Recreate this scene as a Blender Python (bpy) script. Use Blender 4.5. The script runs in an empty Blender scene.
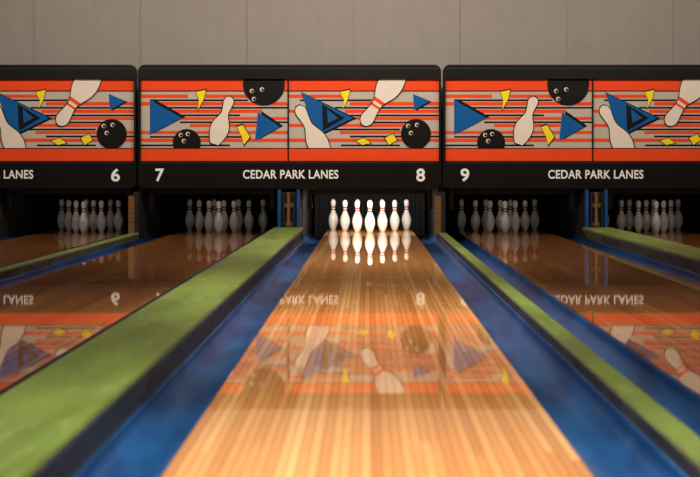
import bpy, bmesh, math, random
from mathutils import Vector
random.seed(7)
sc = bpy.context.scene
sc.view_settings.view_transform = 'Standard'
COL = sc.collection
H = 0.745; F = 1250.0; YM = 13.935; S = F/YM
Y0 = -3.4; YE = 15.78
PITCH = 3.39; UC = -0.893
HALF = 0.525; GUT = 0.235
LANES = {}
for k in range(-2, 3):
    c = -0.895 + PITCH*k
    LANES[7+2*k] = c-0.895
    LANES[8+2*k] = c+0.895

# ---------------------------------------------------------------- materials
def srgb(r, g, b):
    def f(c):
        c /= 255.0
        return c/12.92 if c <= .04045 else ((c+.055)/1.055)**2.4
    return (f(r), f(g), f(b), 1)

def mat(name, col, rough=.5, noise=0.0, nscale=6.0, stretch=(1,1,1), metallic=0, spec=.5, bump=0, col2=None, coat=0, wear=None, wscale=5, wpos=.62, wamt=.75):
    m = bpy.data.materials.new(name); m.use_nodes = True
    nt = m.node_tree; b = nt.nodes['Principled BSDF']
    b.inputs['Roughness'].default_value = rough
    b.inputs['Metallic'].default_value = metallic
    b.inputs['Specular IOR Level'].default_value = spec
    b.inputs['Coat Weight'].default_value = coat
    b.inputs['Base Color'].default_value = col
    tc = nt.nodes.new('ShaderNodeTexCoord'); mp = nt.nodes.new('ShaderNodeMapping')
    mp.inputs['Scale'].default_value = stretch
    nz = nt.nodes.new('ShaderNodeTexNoise'); nz.inputs['Scale'].default_value = nscale
    nz.inputs['Detail'].default_value = 5
    nt.links.new(tc.outputs['Object'], mp.inputs[0]); nt.links.new(mp.outputs[0], nz.inputs['Vector'])
    if noise or col2:
        cr = nt.nodes.new('ShaderNodeValToRGB')
        c2 = col2 or tuple(c*(1-noise) for c in col[:3])+(1,)
        cr.color_ramp.elements[0].position = .35; cr.color_ramp.elements[0].color = c2
        cr.color_ramp.elements[1].position = .65; cr.color_ramp.elements[1].color = col
        nt.links.new(nz.outputs['Fac'], cr.inputs[0]); out = cr.outputs[0]
        if wear:
            n2 = nt.nodes.new('ShaderNodeTexNoise'); n2.inputs['Scale'].default_value = wscale; n2.inputs['Detail'].default_value = 8
            n2.inputs['Roughness'].default_value = .7
            nt.links.new(mp.outputs[0], n2.inputs['Vector'])
            mr = nt.nodes.new('ShaderNodeMapRange'); mr.inputs[1].default_value = wpos-.08; mr.inputs[2].default_value = wpos+.1
            mr.inputs[4].default_value = wamt
            nt.links.new(n2.outputs['Fac'], mr.inputs[0])
            mx = nt.nodes.new('ShaderNodeMix'); mx.data_type = 'RGBA'; mx.inputs[7].default_value = wear
            nt.links.new(mr.outputs[0], mx.inputs[0]); nt.links.new(out, mx.inputs[6]); out = mx.outputs[2]
        nt.links.new(out, b.inputs['Base Color'])
    if bump:
        bp = nt.nodes.new('ShaderNodeBump'); bp.inputs['Strength'].default_value = bump
        bp.inputs['Distance'].default_value = .01
        nt.links.new(nz.outputs['Fac'], bp.inputs['Height']); nt.links.new(bp.outputs[0], b.inputs['Normal'])
    return m

def wood_mat(name, ca, cb, cc):
    m = bpy.data.materials.new(name); m.use_nodes = True
    nt = m.node_tree; N = nt.nodes; L = nt.links; b = N['Principled BSDF']
    tc = N.new('ShaderNodeTexCoord'); sx = N.new('ShaderNodeSeparateXYZ'); L.new(tc.outputs['Object'], sx.inputs[0])
    def math_(op, a, bb=None):
        n = N.new('ShaderNodeMath'); n.operation = op
        for i, v in enumerate((a, bb)):
            if v is None: continue
            if isinstance(v, (int, float)): n.inputs[i].default_value = v
            else: L.new(v, n.inputs[i])
        return n.outputs[0]
    bx = math_('DIVIDE', sx.outputs['X'], 1.05/39)
    fl = math_('FLOOR', math_('ADD', bx, 0.5))
    fr = math_('FRACT', math_('ADD', bx, 0.5))
    w1 = N.new('ShaderNodeTexWhiteNoise'); w1.noise_dimensions = '1D'; L.new(fl, w1.inputs['W'])
    yy = math_('ADD', math_('DIVIDE', sx.outputs['Y'], 3.4), math_('MULTIPLY', w1.outputs['Value'], 7.3))
    yf = math_('FLOOR', yy)
    cmb = N.new('ShaderNodeCombineXYZ'); L.new(fl, cmb.inputs[0]); L.new(yf, cmb.inputs[1])
    w2 = N.new('ShaderNodeTexWhiteNoise'); w2.noise_dimensions = '2D'; L.new(cmb.outputs[0], w2.inputs['Vector'])
    mp = N.new('ShaderNodeMapping'); mp.inputs['Scale'].default_value = (60, 1.2, 1); L.new(tc.outputs['Object'], mp.inputs[0])
    nz = N.new('ShaderNodeTexNoise'); nz.inputs['Scale'].default_value = 3; nz.inputs['Detail'].default_value = 4; L.new(mp.outputs[0], nz.inputs['Vector'])
    mp2 = N.new('ShaderNodeMapping'); mp2.inputs['Scale'].default_value = (7, .06, 1); L.new(tc.outputs['Object'], mp2.inputs[0])
    nz2 = N.new('ShaderNodeTexNoise'); nz2.inputs['Scale'].default_value = 1.5; L.new(mp2.outputs[0], nz2.inputs['Vector'])
    f = math_('ADD', math_('MULTIPLY', w2.outputs['Value'], .30), math_('MULTIPLY', nz.outputs['Fac'], .24))
    f = math_('ADD', f, math_('MULTIPLY', nz2.outputs['Fac'], .58))
    cr = N.new('ShaderNodeValToRGB'); e = cr.color_ramp.elements
    e[0].position = .32; e[0].color = ca; e[1].position = .80; e[1].color = cc
    k = e.new(.57); k.color = cb
    L.new(f, cr.inputs[0])
    sm = math_('LESS_THAN', math_('ABSOLUTE', math_('SUBTRACT', fr, .5)), .45)
    mx = N.new('ShaderNodeMix'); mx.data_type = 'RGBA'
    mx.inputs[6].default_value = tuple(c*.55 for c in ca[:3])+(1,)
    L.new(sm, mx.inputs[0]); L.new(cr.outputs[0], mx.inputs[7]); L.new(mx.outputs[2], b.inputs['Base Color'])
    b.inputs['Roughness'].default_value = .5
    b.inputs['Specular IOR Level'].default_value = .15
    b.inputs['Coat Weight'].default_value = 1
    b.inputs['Coat Roughness'].default_value = .027
    b.inputs['Coat IOR'].default_value = 1.45
    mp3 = N.new('ShaderNodeMapping'); mp3.inputs['Scale'].default_value = (24, .3, 1); L.new(tc.outputs['Object'], mp3.inputs[0])
    nz3 = N.new('ShaderNodeTexNoise'); nz3.inputs['Scale'].default_value = 1.5; nz3.inputs['Detail'].default_value = 1; L.new(mp3.outputs[0], nz3.inputs['Vector'])
    bp = N.new('ShaderNodeBump'); bp.inputs['Strength'].default_value = .042; bp.inputs['Distance'].default_value = .001
    L.new(nz3.outputs['Fac'], bp.inputs['Height']); L.new(bp.outputs[0], b.inputs['Coat Normal'])
    return m

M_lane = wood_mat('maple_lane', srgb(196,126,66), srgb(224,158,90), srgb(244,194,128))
M_lane2 = wood_mat('maple_lane_dim', srgb(134,80,38), srgb(162,102,52), srgb(190,132,76))  # darker copy of the lane maple; side lanes' weaker light put into the colour
M_gut = mat('blue_gutter', srgb(30,92,158), .38, nscale=2.6, stretch=(2.5,.7,1), col2=srgb(16,54,108), spec=.38, bump=.08, wear=srgb(70,116,154), wscale=4, wpos=.62, wamt=.5)
M_green = mat('green_paint', srgb(120,146,66), .45, nscale=1.8, stretch=(3,.8,1), col2=srgb(94,120,50), spec=.4, bump=.1, wear=srgb(164,174,116), wscale=5, wpos=.60, wamt=.6)
M_side = mat('divider_side', srgb(116,102,74), .5, noise=.6, nscale=6, stretch=(1,.7,2))
M_edge = mat('divider_edge', srgb(160,162,122), .4, noise=.4)
M_black = mat('black_frame', srgb(12,11,11), .4, noise=.2, spec=.25)
M_dark = mat('pit_black', srgb(8,7,7), .8, noise=.3)
M_kick = mat('kickback_grey', srgb(26,24,24), .6, noise=.4, nscale=9)
M_steel = mat('dark_steel', srgb(60,58,58), .4, noise=.3, metallic=.6)
M_blue = mat('blue_panel', srgb(18,80,145), .4, noise=.4, nscale=8)
M_wood = mat('wood_block', srgb(128,90,50), .5, noise=.5, nscale=10, stretch=(1,1,5))
M_wall = mat('grey_wall', srgb(150,143,136), .8, noise=.06, nscale=3, stretch=(3,1,1))
M_seam = mat('wall_seam', srgb(136,130,123), .8)
M_ceil = mat('ceiling_paint', srgb(110,105,98), .9, noise=.05)
M_sub = mat('subfloor_dark', srgb(36,30,26), .8, noise=.3)
M_pin = mat('pin_white', srgb(250,246,238), .22, noise=.03, coat=.4)
M_pinred = mat('pin_red', srgb(205,36,30), .25, noise=.03, coat=.4)
A_bg = mat('art_grey', srgb(190,181,168), .5, noise=.04, spec=.2)
A_red = mat('art_red', srgb(240,76,30), .5, noise=.04, spec=.15)
A_blue = mat('art_blue', srgb(4,90,160), .5, noise=.05, spec=.2)
A_yel = mat('art_yellow', srgb(252,222,40), .5, noise=.04, spec=.2)
A_blk = mat('art_black', srgb(12,10,10), .5, noise=.1, spec=.2)
A_wht = mat('art_white', srgb(230,218,203), .5, noise=.03, spec=.2)
M_text = mat('sign_letters', srgb(248,247,244), .5, noise=.02)
M_trim = mat('sign_trim', srgb(30,29,30), .5, noise=.02)

# ---------------------------------------------------------------- helpers
def link(me, name, mats=(), parent=None, loc=(0,0,0)):
    o = bpy.data.objects.new(name, me); COL.objects.link(o); o.location = loc
    for m in mats:
        if m.name not in [x.name for x in me.materials if x]: me.materials.append(m)
    if parent: o.parent = parent
    return o
def empty(name, loc):
    o = bpy.data.objects.new(name, None); COL.objects.link(o); o.location = loc; o.empty_display_size = .2; return o
def bx(bm, x0,x1,y0,y1,z0,z1, mi=0, bev=0):
    r = bmesh.ops.create_cube(bm, size=1)['verts']
    for v in r: v.co = Vector(((x0+x1)/2+v.co.x*(x1-x0), (y0+y1)/2+v.co.y*(y1-y0), (z0+z1)/2+v.co.z*(z1-z0)))
    fs = {f for v in r for f in v.link_faces}
    for f in fs: f.material_index = mi
    if bev:
        es = list({e for v in r for e in v.link_edges})
        q = bmesh.ops.bevel(bm, geom=es, offset=bev, segments=2, affect='EDGES')
        for f in q['faces']: f.material_index = mi
def mesh(name, bm, smooth=False):
    me = bpy.data.meshes.new(name); bm.to_mesh(me); bm.free()
    if smooth:
        for p in me.polygons: p.use_smooth = True
    return me
def boxobj(name, dims, m, parent=None, bev=0, loc=(0,0,0)):
    bm = bmesh.new(); bx(bm, *dims, bev=bev); return link(mesh(name, bm), name, [m], parent, loc)
def extrude_profile(bm, pts, y0, y1, mis, n=1, closed=True):
    rings = []
    for i in range(n+1):
        y = y0+(y1-y0)*i/n
        rings.append([bm.verts.new((p[0], y, p[1])) for p in pts])
    m = len(pts)
    for a, b in zip(rings, rings[1:]):
        for j in range(m if closed else m-1):
            k = (j+1) % m
            f = bm.faces.new((a[j], a[k], b[k], b[j])); f.material_index = mis[j]
    if closed:
        bm.faces.new(rings[0]).material_index = mis[0]; bm.faces.new(rings[-1][::-1]).material_index = mis[0]
    bmesh.ops.recalc_face_normals(bm, faces=bm.faces)

# ---------------------------------------------------------------- room
XL, XR = -9.45, 7.65
boxobj('floor', (XL, XR, -8, Y0, -.2, 0), wood_mat('approach_wood', srgb(170,110,60), srgb(200,140,80), srgb(220,165,105)))
boxobj('lane_foundation', (XL+.01, XR-.01, Y0+.01, 17.38, -.3, -.13), M_sub)
boxobj('wall_left', (XL-.15, XL, -8, 17.4, -.3, 3.6), M_wall)
boxobj('wall_right', (XR, XR+.15, -8, 17.4, -.3, 3.6), M_wall)
boxobj('wall_rear', (XL-.15, XR+.15, -8.15, -8, -.3, 3.6), M_wall)
boxobj('wall_pit', (XL-.15, XR+.15, 17.4, 17.5, -.3, 3.6), M_dark)
boxobj('ceiling', (XL-.15, XR+.15, -8.15, 17.5, 3.6, 3.7), M_ceil)
bm = bmesh.new(); bx(bm, XL, XR, 14.4, 14.5, 1.45, 3.6, 0)
sw = F/14.4
x = (34-368)/sw-.023
st = 106.5/sw
xs = x-5*st
while xs < XR:
    if xs > XL+.05: bx(bm, xs-.005, xs+.005, 14.393, 14.4, 1.45, 3.6, 1)
    xs += st
link(mesh('wall_front', bm), 'wall_front', [M_wall, M_seam])

# ---------------------------------------------------------------- lanes
def lane_mesh():
    bm = bmesh.new(); bx(bm, -HALF, HALF, Y0+.002, YE, -.09, 0)
    return mesh('lane_mesh', bm)
def gutter_mesh():
    bm = bmesh.new(); r = GUT/2-.004
    pts = []
    for i in range(17):
        a = math.pi*i/16
        pts.append((-math.cos(a)*r*.98, -.012-.078*math.sin(a)**.8))
    pts += [(r, -.002), (r, -.12), (-r, -.12)]
    extrude_profile(bm, pts, Y0+.002, 15.6, [0]*len(pts))
    return mesh('gutter_mesh', bm, True)
GM = gutter_mesh()
for n, cx in LANES.items():
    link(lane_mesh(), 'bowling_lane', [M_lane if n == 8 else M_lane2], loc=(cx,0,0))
    for s in (-1, 1):
        o = link(GM, 'lane_gutter', [M_gut], loc=(cx+s*(HALF+GUT/2),0,0))

hg = .133
bm = bmesh.new()
pts = [(-hg,-.12),(-hg,0),(-.157,.085),(-.163,.104),(-.158,.113),(-.145,.117),(.145,.117),(.158,.113),(.163,.104),(.157,.085),(hg,0),(hg,-.12)]
extrude_profile(bm, pts, Y0+.002, 13.72, [1,1,2,0,0,0,0,0,2,1,1,1])
CM = mesh('cover_mesh', bm)
bm = bmesh.new(); h2 = .038
pts = [(-h2,-.12),(-h2,.0),(-.043,.04),(-.041,.05),(-.03,.054),(.03,.054),(.041,.05),(.043,.04),(h2,.0),(h2,-.12)]
extrude_profile(bm, pts, Y0+.002, 13.78, [1,1,2,0,0,0,2,1,1,1])
DM = mesh('divider_mesh', bm)
for k in range(-2, 3):
    link(CM, 'ball_return_cover', [M_green, M_side, M_edge], loc=(-.895+PITCH*k,0,0))
    if k < 2: link(DM, 'lane_divider', [M_green, M_side, M_edge], loc=(.8+PITCH*k,0,0))

# kickbacks
def kick(h):
    bm = bmesh.new(); bx(bm, -h, h, 14.07, 17.3, -.12, 1.35, 0); return mesh('kick_mesh', bm)
KW, KN0 = kick(hg), kick(h2)
bm = bmesh.new()
bx(bm, -hg+.01, hg-.01, 13.82, 14.06, -.1, .5, 0, .008)
for s in (-1, 1):
    bx(bm, s*.105-.018, s*.105+.018, 13.76, 13.84, .0, .53, 1, .005)
    bx(bm, s*.06-.008, s*.06+.008, 13.75, 13.83, .12, .50, 3, .003)
bx(bm, -.05, .05, 13.78, 13.83, .33, .38, 2, .005)
bx(bm, -.04, .04, 13.78, 13.83, .12, .17, 2, .005)
bx(bm, -.02, .012, 13.76, 13.83, .12, .5, 2, .004)
KM = mesh('housing_mesh', bm)
bm = bmesh.new()
bx(bm, -h2, h2, 13.86, 14.06, -.1, .5, 0, .005)
bx(bm, -.085, -.01, 13.82, 13.86, .03, .46, 2, .005)
bx(bm, -.005, .03, 13.80, 13.86, .0, .5, 3, .005)
KN = mesh('post_mesh', bm)
for k in range(-2, 3):
    link(KW, 'kickback_partition', [M_kick], loc=(-.895+PITCH*k,0,0))
    link(KM, 'ball_return_housing', [M_kick, M_blue, M_wood, M_steel], loc=(-.895+PITCH*k,0,0))
    if k < 2:
        link(KN0, 'kickback_partition', [M_kick], loc=(.8+PITCH*k,0,0))
        link(KN, 'machine_post', [M_kick, M_blue, M_wood, M_steel], loc=(.8+PITCH*k,0,0))

# pinsetter (sweep, deck, curtain)
bm = bmesh.new()
bx(bm, -.7, .7, 14.17, 14.22, .47, .53, 0, .01)
for s in (-1, 1):
    bx(bm, s*.68-.02, s*.68+.02, 14.2, 14.9, .5, .56, 0, .005)
    bx(bm, s*.68-.025, s*.68+.025, 14.12, 14.18, .30, .54, 0, .005)
bx(bm, -.66, .66, 14.75, 15.9, .66, .72, 1, .01)
for i in range(4):
    for j in range(i+1):
        r = bmesh.ops.create_cone(bm, cap_ends=True, segments=16, radius1=.06, radius2=.06, depth=.1)['verts']
        for v in r: v.co += Vector(((j-i/2)*.3048, 14.81+i*.264, .61))
        for f in {f for v in r for f in v.link_faces}: f.material_index = 1
for i in range(24):
    xx = -.72+1.44*i/24
    bx(bm, xx+.003, xx+.057, 16.3+.012*(i%2), 16.33+.012*(i%2), -.12, .75, 1)
PM = mesh('pinsetter_mesh', bm)
for n, cx in LANES.items():
    link(PM, 'pinsetter_machine', [M_steel, M_dark], loc=(cx,0,0))

# ---------------------------------------------------------------- pins
prof = [(0,0),(0,1.0),(.12,1.1),(.75,1.414),(1.5,1.72),(2.25,1.953),(3.375,2.255),(4.5,2.383),(5.2,2.36),(5.875,2.282),(6.6,2.1),(7.25,1.852),(8,1.52),(8.625,1.236),(9.375,.983),(9.7,.93),(10,.9),(10.25,.9),(10.5,.91),(10.875,.935),(11.25,.985),(11.5,1.02),(11.75,1.047),(12.2,1.13),(12.625,1.203),(13.1,1.26),(13.5,1.274),(13.95,1.2),(14.35,1.02),(14.7,.72),(14.92,.38),(15,0)]
def pin_mesh():
    bm = bmesh.new(); inch = .0254; rings = []; seg = 28
    for z, r in prof:
        if r == 0: rings.append([bm.verts.new((0,0,z*inch))])
        else: rings.append([bm.verts.new((r*inch*math.cos(2*math.pi*i/seg), r*inch*math.sin(2*math.pi*i/seg), z*inch)) for i in range(seg)])
    for q, (a, b) in enumerate(zip(rings, rings[1:])):
        zc = (prof[q][0]+prof[q+1][0])/2
        mi = 1 if (9.7 < zc < 10.25) or (10.9 < zc < 11.5) else 0
        for i in range(seg):
            j = (i+1) % seg
            if len(a) == 1: f = bm.faces.new((a[0], b[j], b[i]))
            elif len(b) == 1: f = bm.faces.new((a[i], a[j], b[0]))
            else: f = bm.faces.new((a[i], a[j], b[j], b[i]))
            f.material_index = mi
    return mesh('pin_mesh', bm, True)
PN = pin_mesh()
for n, cx in sorted(LANES.items(), key=lambda t: abs(t[0]-8)):
    for i in range(4):
        for j in range(i+1):
            o = link(PN, 'bowling_pin', [M_pin, M_pinred], loc=(cx+(j-i/2)*.3048, 14.81+i*.264, 0))
            o.rotation_euler[2] = random.random()*6

# ---------------------------------------------------------------- masking units
def ux(u): return (u-290)/S
def uz(v): return H-(v-170)/S
AM = [A_bg, A_red, A_blue, A_yel, A_blk, A_wht]
def clip(pts, u0=140.5, u1=439.5, v0=75, v1=163):
    def cut(ps, ins, inter):
        out = []
        for i, p in enumerate(ps):
            q = ps[i-1]
            if ins(p):
                if not ins(q): out.append(inter(q, p))
                out.append(p)
            elif ins(q): out.append(inter(q, p))
        return out
    def iu(c): return lambda a, b: (c, a[1]+(b[1]-a[1])*(c-a[0])/(b[0]-a[0]))
    def iv(c): return lambda a, b: (a[0]+(b[0]-a[0])*(c-a[1])/(b[1]-a[1]), c)
    for ins, it in ((lambda p: p[0] >= u0, iu(u0)), (lambda p: p[0] <= u1, iu(u1)), (lambda p: p[1] >= v0, iv(v0)), (lambda p: p[1] <= v1, iv(v1))):
        if not pts: return pts
        pts = cut(pts, ins, it)
    return pts
def art_mesh():
    bm = bmesh.new()
    def poly(pts, layer, mi):
        pts = clip(pts)
        if len(pts) < 3: return
        y = -.0012*layer
        vs = [bm.verts.new((ux(p[0]), y, uz(p[1]))) for p in pts]
        f = bm.faces.new(vs); f.normal_update()
        if f.normal.y > 0: f.normal_flip()
        f.material_index = mi
    def rect(u0,u1,v0,v1,layer,mi): poly([(u0,v0),(u1,v0),(u1,v1),(u0,v1)], layer, mi)
    def circ(u,v,r,layer,mi): poly([(u+r*math.cos(a*math.pi/20), v+r*math.sin(a*math.pi/20)) for a in range(40)], layer, mi)
    def outl(pts, g):
        cu = sum(p[0] for p in pts)/len(pts); cv = sum(p[1] for p in pts)/len(pts)
        return [(cu+(p[0]-cu)*g, cv+(p[1]-cv)*g) for p in pts]
    rect(140.5,439.5,75,163,0,0)
    red = [(94.5,98,140,188),(94.5,98,206,250),(102,105.5,140,288),(109.5,113,150,262),(117,120,176,288),(124,127,190,256),(131,134,140,288),(138.5,142,140,288),
           (94.5,98,289,345),(102,105.5,350,439),(109.5,113,289,330),(109.5,113,345,439),(117,120,352,439),(124,127,289,405),(131,134,340,439),(138.5,142,289,439)]
    for v0,v1,u0,u1 in red: rect(u0,u1,v0,v1,1,1)
    for v,u0,u1 in [(99.4,150,248),(106.9,160,288),(114.4,150,240),(121.4,180,288),(136,150,250),(144.5,140,230),(99.4,300,372),(106.9,335,439),(114.6,350,439),(121.6,360,412),(128.6,330,400),(135.6,350,439),(144.5,341,400)]:
        rect(u0,u1,v,v+1.8,1,4)
    def tri(p, sh, layer=2):
        poly([(a+sh[0], b+sh[1]) for a,b in p], layer, 4); poly(p, layer+1, 2)
    tri([(150,100),(150,135),(182,118)], (3.5,-1.2))
    tri([(258,112),(255,141),(280,127)], (3.5,-1))
    tri([(413,94),(430,101),(414,110)], (2,1))
    poly([(301,92),(357,118.5),(317,138)], 2, 4); poly([(302,93),(353,118),(316,136)], 3, 2)
    poly([(322,104),(345,118),(323,131)], 4, 4); poly([(327,109),(338,118),(328,123)], 5, 2)
    def shard(p):
        poly(outl(p,1.18), 6, 4); poly(p, 7, 3)
    shard([(196,92),(206,90),(204,99),(198,110),(199,100)])
    shard([(237,127),(243,125),(250,137),(244,145),(242,137)])
    shard([(340,92),(350,90),(348,99),(343,109),(344,100)])
    shard([(356,141),(364,138),(371,143),(362,145)])
    shard([(385,138),(393,134),(397,140),(389,145)])
    def ball(u,v,r,holes):
        circ(u,v,r,8,4)
        for a,b in holes:
            circ(a,b,2.1,9,5); circ(a+.5,b+.3,1.4,10,4)
    ball(264,84.5,21,[(252,91),(262,89.5),(254,99)])
    ball(187,143,14,[(181,135),(188,134),(184,141)])
    ball(416,134,15,[(408,126),(417,125),(411,133)])
    def pin(base, head, k, layer, stripes):
        bx_, by_ = base; dx, dy = head[0]-base[0], head[1]-base[1]
        L_ = math.hypot(dx,dy); ax, ay = dx/L_, dy/L_; nx, ny = -ay, ax
        def side(g, t0=0, t1=15):
            l, r_ = [], []
            for z, r in prof[1:]:
                if z < t0 or z > t1: continue
                rr = r*L_/15*k+g; zz = z*L_/15 + (g if z > 14.9 else (-g if z == 0 else 0))
                l.append((bx_+ax*zz+nx*rr, by_+ay*zz+ny*rr)); r_.append((bx_+ax*zz-nx*rr, by_+ay*zz-ny*rr))
            return l + r_[::-1]
        poly(side(1.0), layer, 4); poly(side(0), layer+1, 5)
        for a, b in stripes: poly(side(0,a,b), layer+2, 1)
    pin((214.5,144), (230.5,97), 1.15, 8, [])
    pin((327,160), (298,106), 1.05, 8, [])
    pin((403,66), (363,125), 1.08, 11, [(8.6,9.4),(10,10.6)])
    rect(140.5,439.5,75,90.5,5,1); rect(140.5,439.5,90.5,91.4,5,4)
    rect(140.5,439.5,149,163,15,1); rect(140.5,439.5,148,149,15,4)
    rect(287.6,289.2,75,163,16,4)
    return mesh('art_mesh', bm)
ART = art_mesh()
def rrect(u0,u1,v0,v1,r):
    pts = []
    for cx, cy, a0 in ((u1-r,v0+r,-90),(u1-r,v1-r,0),(u0+r,v1-r,90),(u0+r,v0+r,180)):
        for i in range(9):
            a = math.radians(a0+i*90/8); pts.append((cx+r*math.cos(a), cy+r*math.sin(a)))
    return pts
def frame_mesh():
    bm = bmesh.new()
    outer = [(ux(p[0]), uz(p[1])) for p in rrect(138.7,441.0,65,188.5,7)]
    inner = [(ux(p[0]), uz(p[1])) for p in rrect(141.2,438.8,79,161,.6)]
    yf, yb = -.045, .05
    a = [bm.verts.new((p[0],yf,p[1])) for p in outer]; b = [bm.verts.new((p[0],yf,p[1])) for p in inner]
    c = [bm.verts.new((p[0],yb,p[1])) for p in outer]; d = [bm.verts.new((p[0],-.0,p[1])) for p in inner]
    n = len(a)
    for i in range(n):
        j = (i+1)%n
        bm.faces.new((a[i],a[j],b[j],b[i])); bm.faces.new((a[i],c[i],c[j],a[j])); bm.faces.new((b[i],b[j],d[j],d[i]))
    bm.faces.new(c)
    bmesh.ops.recalc_face_normals(bm, faces=bm.faces)
    bx(bm, ux(142), ux(438), -.048, -.045, uz(163.2), uz(162.2), 1)
    bx(bm, ux(142), ux(438), -.048, -.045, uz(69.0), uz(68.4), 1)
    return mesh('frame_mesh', bm)
FM = frame_mesh()
def text(s, u, v, w, h, parent, bold=.0, flip=False):
    cu = bpy.data.curves.new('t', 'FONT'); cu.body = s; cu.align_x = 'CENTER'; cu.align_y = 'CENTER'
    cu.offset = bold; cu.size = 1; cu.space_character = 1.06
    o = bpy.data.objects.new('tmp', cu); COL.objects.link(o); bpy.context.view_layer.update()
    me = bpy.data.meshes.new_from_object(o.evaluated_get(bpy.context.evaluated_depsgraph_get()))
    bpy.data.objects.remove(o)
    xs = [q.co.x for q in me.vertices]; ys = [q.co.y for q in me.vertices]
    mx, my = (max(xs)+min(xs))/2, (max(ys)+min(ys))/2
    fl = -1 if flip else 1
    sx_, sy_ = fl*w/S/(max(xs)-min(xs)), fl*h/S/(max(ys)-min(ys))
    for q in me.vertices: q.co = Vector((ux(u)+(q.co.x-mx)*sx_, -.0475, uz(v)+(q.co.y-my)*sy_))
    for p in me.polygons: p.material_index = 0
    me.materials.clear()
    return link(me, 'lettering_'+('9' if flip else s.lower().replace(' ','_')), [M_text], parent)
for k in sorted(range(-2, 3), key=abs):
    e = empty('masking_unit', (UC+PITCH*k, YM, 0))
    link(FM, 'sign_frame', [M_black, M_trim], e)
    link(ART, 'artwork_panel', AM, e)
    text('CEDAR PARK LANES', 291, 174.3, 95, 8.8, e, .02)
    a, b = str(7+2*k), str(8+2*k)
    text('6' if a == '9' else a, 160.5, 175, 8.8 if len(a)==1 else 17, 13, e, .025, a == '9')
    text(b, 420.5, 175, 8.8 if len(b)==1 else 17, 13, e, .025)
    for s in (-1, 1):
        boxobj('bracket', (s*1.62-.02, s*1.62+.02, .05, .12, .6, 1.35), M_steel, e)

# ---------------------------------------------------------------- lights
def area(name, loc, target, sx_, sy_, power, col, spread=180):
    l = bpy.data.lights.new(name, 'AREA'); l.shape = 'RECTANGLE'; l.size = sx_; l.size_y = sy_; l.energy = power; l.color = col
    l.spread = math.radians(spread)
    o = bpy.data.objects.new(name, l); COL.objects.link(o); o.location = loc
    d = Vector(target)-Vector(loc); o.rotation_euler = d.to_track_quat('-Z','Y').to_euler()
    return o
warm = (1,.87,.70)
def fixture(x, y, w, d, power, tgt=None, col=warm, spread=180):
    boxobj('ceiling_light', (x-w/2, x+w/2, y-d/2, y+d/2, 3.5, 3.6), M_steel, bev=.01)
    area('ceiling_lamp', (x, y, 3.485), tgt or (x, y, 0), w*.95, d*.9, power, col, spread)
fixture(0, 3.0, .8, .6, 29, spread=62)  # unseen lamps added to brighten the centre lane, tight spread for edge falloff
fixture(0, 6.5, .8, .6, 34, spread=72)
fixture(0, 10, .8, .3, 18, spread=66)
for x in (-6.5, -3.4, 2.9, 6):
    fixture(x, 2.2, 1.2, .5, 14)
    fixture(x, 6.5, 1.2, .5, 32)
for x in (-4.5, -.2, 4): fixture(x, -4, 1.2, .5, 28)
for x, p in ((-6.5,28), (-3.4,98), (-.2,158), (2.9,98), (6,28)):
    fixture(x, 11.2, 2.0, .3, p, (x, 14.0, 1.1), col=(1,.88,.75))
for n, cx in LANES.items():
    area('pin_lamp', (cx, 14.32, .62), (cx, 15.2, .1), 1.1, .08, 23 if n == 8 else .9, (1,.92,.82))
w = bpy.data.worlds.new('World'); sc.world = w; w.use_nodes = True
w.node_tree.nodes['Background'].inputs[0].default_value = (.02,.018,.016,1)

# ---------------------------------------------------------------- camera
cd = bpy.data.cameras.new('camera'); cam = bpy.data.objects.new('camera', cd); COL.objects.link(cam)
cam.location = (-.023, 0, H); cam.rotation_euler = (math.radians(90), 0, 0)
cd.sensor_width = 36; cd.lens = F*36/700
cd.shift_x = -18/700; cd.shift_y = -68.5/700
cd.dof.use_dof = True; cd.dof.focus_distance = 14.3; cd.dof.aperture_fstop = 3.4
sc.camera = cam
